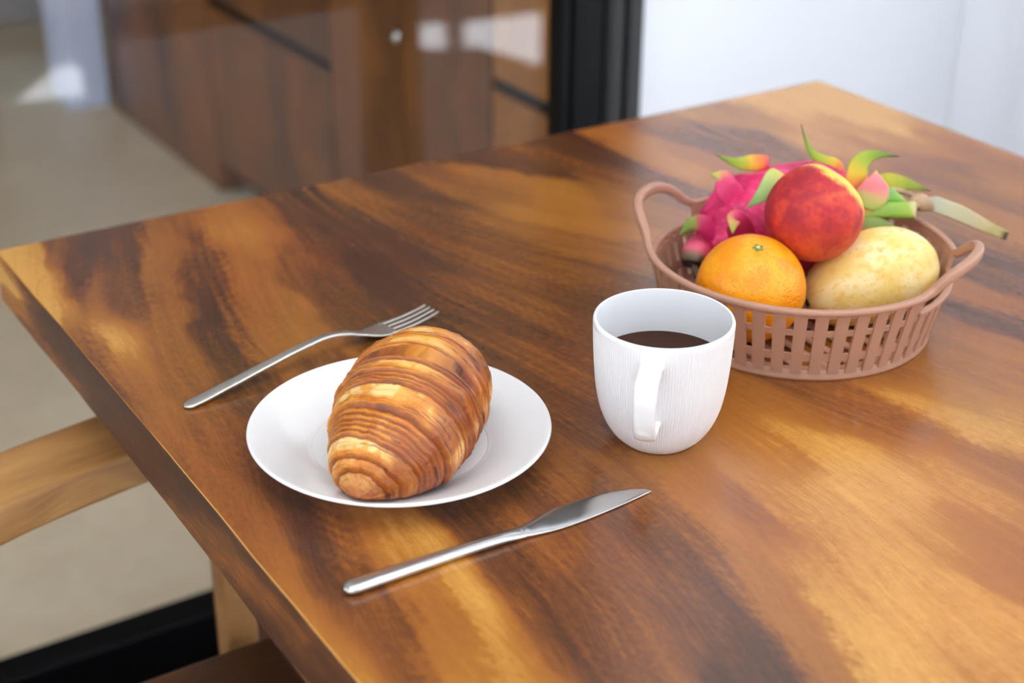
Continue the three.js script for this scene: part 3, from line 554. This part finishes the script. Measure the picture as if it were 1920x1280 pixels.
{ // dragon fruit
  const t = thing('dragon_fruit', 'magenta dragon fruit with green tipped scales behind the peach', 'dragon fruit', [0.772, 0.806, -0.826]);
  const O = V(0.772, 0.806, -0.826), rel = (q) => V(...q).sub(O);
  const ax = V(0.1216, 0.04, 0.058).normalize(), up = V(0, 1, 0).addScaledVector(ax, -ax.y).normalize(), sd = V().crossVectors(ax, up);
  const PINK = [230, 40, 104], DEEP = [190, 18, 78], LIGHT = [240, 104, 146];
  obj('body', surface(120, 100, (u, v) => {
    const s = clamp(v, 0.002, 0.998) * 2 - 1, ph = u * 2 * Math.PI, c = Math.cos(ph), q = Math.sin(ph), prof = Math.sqrt(Math.max(0, 1 - s * s)) ** 0.95 * (1 - 0.12 * s);
    const n = fbm(s * 3, c * 2, q * 2, 3), ridge = 0.0035 * Math.cos(ph * 5 + s * 3.2) * Math.cos(s * 6), r = 0.043 * prof * (1 + 0.06 * (n - 0.5)) + ridge * prof;
    const p = V().addScaledVector(ax, s * 0.068).addScaledVector(up, q * r).addScaledVector(sd, c * r), m = fbm(s * 20, c * 12, q * 12, 2);
    const k = mixc(mixc(PINK, DEEP, smooth(0.4, 0.65, n)), LIGHT, 0.6 * smooth(0.5, 0.75, m));
    return [p.x, p.y, p.z, lin(k[0]), lin(k[1]), lin(k[2])];
  }), M.vc, t);
  // a fleshy scale along a curve, wide at the base and pointed at the tip; stops colour it from base to tip
  const GREENS = [[0, 222, 60, 112], [0.12, 226, 120, 60], [0.32, 214, 176, 40], [0.6, 150, 170, 36], [0.9, 104, 130, 34], [1, 70, 60, 30]];
  const FLAP = [[0, 222, 38, 110], [0.6, 214, 60, 104], [0.78, 206, 160, 90], [0.9, 168, 180, 70], [1, 120, 140, 50]];
  const PALEG = [[0, 196, 190, 90], [0.4, 178, 192, 110], [0.8, 128, 164, 92], [1, 90, 130, 70]];
  const scale = (pts, w0, stops, { face = V(-0.48, 0.449, 0.754), belly = 0.5, thick = 0.0022 } = {}) => obj('scale', sweep(pts.map(rel), (v) => [Math.max(0.0003, w0 * Math.pow(1 - v, 0.7) * (0.72 + 1.6 * belly * v * (1 - v) * 2)), Math.max(0.0003, thick * (1 - 0.75 * v))], { n: 40, m: 14, power: 2, up: face, color: (v, u, su) => { const k = ramp(stops, v + 0.12 * (noise(v * 9, u * 6, w0 * 999) - 0.5)); return k.map(lin); } }), M.vc, t);
  scale([[0.776, 0.845, -0.8514], [0.765, 0.844, -0.858], [0.7545, 0.8443, -0.8645], [0.7426, 0.8496, -0.8754]], 0.0062, GREENS, { belly: 0.9 });
  scale([[0.735, 0.822, -0.826], [0.7225, 0.838, -0.834], [0.7215, 0.847, -0.839], [0.7144, 0.8483, -0.8462]], 0.0115, FLAP);
  scale([[0.722, 0.801, -0.808], [0.7085, 0.822, -0.803], [0.702, 0.8305, -0.8015], [0.6975, 0.8215, -0.797]], 0.0125, FLAP);
  scale([[0.712, 0.806, -0.832], [0.7014, 0.8143, -0.838], [0.6945, 0.813, -0.8424], [0.6873, 0.805, -0.8454]], 0.0085, [[0, 200, 26, 96], [0.35, 190, 40, 90], [0.55, 130, 140, 40], [1, 96, 140, 44]]);
  scale([[0.735, 0.862, -0.793], [0.728, 0.8582, -0.7901], [0.7183, 0.8495, -0.7913], [0.7066, 0.8405, -0.7944]], 0.0098, PALEG, { belly: 0.7 });
  scale([[0.8069, 0.8423, -0.8047], [0.8055, 0.8495, -0.809], [0.7986, 0.8529, -0.8152], [0.7916, 0.8601, -0.8239], [0.7907, 0.8774, -0.8348]], 0.0054, GREENS, { belly: 0.7 });
  scale([[0.8035, 0.834, -0.784], [0.8055, 0.8455, -0.7862], [0.811, 0.8565, -0.789], [0.8215, 0.8622, -0.786], [0.8375, 0.8612, -0.7755]], 0.0074, GREENS, { belly: 1.0 });
  scale([[0.826, 0.8365, -0.788], [0.8365, 0.8388, -0.782], [0.8485, 0.837, -0.774], [0.8622, 0.8327, -0.7626]], 0.0062, [[0, 190, 180, 40], [0.4, 176, 172, 34], [0.8, 120, 138, 32], [1, 66, 56, 30]], { belly: 1.1 });
  scale([[0.8075, 0.8265, -0.7735], [0.811, 0.838, -0.773], [0.8125, 0.8475, -0.7735], [0.815, 0.8545, -0.776]], 0.0088, [[0, 150, 180, 80], [0.25, 196, 180, 110], [0.5, 232, 128, 138], [0.85, 232, 130, 130], [1, 222, 190, 110]], { belly: 1.6, thick: 0.004 });
  scale([[0.797, 0.816, -0.783], [0.801, 0.8255, -0.777], [0.8065, 0.827, -0.773], [0.812, 0.8215, -0.769]], 0.0105, [[0, 210, 60, 110], [0.5, 224, 120, 120], [0.8, 206, 170, 80], [1, 170, 170, 60]]);
  // green stalk, cut off, with a shrivelled sheath
  const st = sweep([[0.796, 0.8205, -0.7855], [0.8156, 0.8232, -0.7734], [0.829, 0.8235, -0.765], [0.8407, 0.8234, -0.7575]].map(rel), (v) => [0.0076, 0.0072], { n: 30, m: 18, power: 1.5, up: V(-0.3, 0.93, 0.2), color: (v, u, su) => ramp([[0, 206, 96, 110], [0.25, 150, 170, 70], [0.6, 128, 168, 60], [0.95, 146, 176, 62], [1, 196, 186, 130]], v + 0.1 * su).map(lin) });
  obj('stem', st, M.vc, t).userData.label = 'thick cut green stem';
  scale([[0.8135, 0.8265, -0.7765], [0.8245, 0.8335, -0.7735], [0.831, 0.8325, -0.769], [0.838, 0.8285, -0.763]], 0.0075, [[0, 120, 176, 84], [0.5, 116, 172, 76], [1, 150, 180, 80]], { thick: 0.003 });
  scale([[0.7957, 0.8135, -0.774], [0.806, 0.8148, -0.768], [0.8165, 0.8142, -0.761], [0.8245, 0.8118, -0.7545]], 0.006, [[0, 160, 60, 60], [0.3, 120, 140, 56], [1, 104, 128, 60]], { thick: 0.003, belly: 1.2 });
  obj('twig', sweep([[0.833, 0.8345, -0.783], [0.84, 0.8335, -0.7772], [0.8475, 0.8305, -0.7705], [0.8555, 0.8262, -0.7632]].map(rel), (v) => [0.0022 + 0.001 * Math.sin(v * 7), 0.002], { n: 24, m: 10, color: (v, u) => ramp([[0, 214, 188, 160], [0.5, 170, 138, 108], [1, 198, 168, 136]], v + 0.2 * (noise(u * 5, v * 9) - 0.5)).map(lin) }), M.vc, t).userData.label = 'dry brown twig';
  obj('knot', sweep([[0.8425, 0.824, -0.7612], [0.8478, 0.8272, -0.7618], [0.8535, 0.8252, -0.7585], [0.8588, 0.8215, -0.755]].map(rel), (v) => [0.0012 + 0.0055 * Math.sin(Math.PI * clamp(v * 0.9 + 0.08)), 0.001 + 0.004 * Math.sin(Math.PI * clamp(v * 0.9 + 0.08))], { n: 30, m: 14, up: V(-0.48, 0.449, 0.754), color: (v, u) => ramp([[0, 206, 176, 142], [0.5, 178, 146, 112], [1, 140, 108, 76]], v + 0.5 * (noise(u * 9, v * 4) - 0.5)).map(lin) }), M.vc, t).userData.label = 'dry beige knot at the stem end';
  obj('sheath', sweep([[0.852, 0.8262, -0.7608], [0.8605, 0.8245, -0.7575], [0.8665, 0.8222, -0.7532], [0.8767, 0.8177, -0.7444], [0.8914, 0.8087, -0.7297], [0.903, 0.8028, -0.7188]].map(rel), (v) => [lerp(0.0036, 0.0062, smooth(0, 0.3, v)) * (1 - 0.42 * smooth(0.55, 1, v)), 0.001], { n: 40, m: 16, power: 2.6, up: V(-0.48, 0.449, 0.754), color: (v, u, su) => ramp([[0, 168, 142, 112], [0.2, 164, 166, 142], [0.5, 176, 170, 138], [0.8, 178, 160, 116], [0.92, 150, 136, 66], [1, 60, 44, 30]], v + 0.3 * (fbm(v * 12, u * 7, 3, 3) - 0.5)).map(lin) }), M.vc, t).userData.label = 'shrivelled pale green blade with dark tip';
  const bl = sweep([[0.709, 0.789, -0.8445], [0.7, 0.791, -0.839], [0.694, 0.789, -0.8355], [0.6905, 0.785, -0.8325]].map(rel), (v) => [0.012 * (1 - 0.35 * v), 0.011 * (1 - 0.4 * v)], { n: 16, m: 18, color: (v) => ramp([[0, 214, 40, 100], [0.55, 226, 96, 118], [0.75, 120, 96, 66], [1, 54, 40, 30]], v).map(lin) });
  obj('flower_remnant', bl, M.vc, t).userData.label = 'dark withered flower end';
  for (let i = 0; i < 4; i++) obj('filament', sweep([[0.6935, 0.79 - i * 0.0025, -0.834 + i * 0.002], [0.6905, 0.783 - i * 0.002, -0.8305 + i * 0.002], [0.692 + i * 0.001, 0.775, -0.829 + i * 0.003]].map(rel), () => [0.0011, 0.0008], { n: 10, m: 8, color: () => [0.12, 0.08, 0.05] }), M.vc, t);
}

renderer.render(scene, camera);
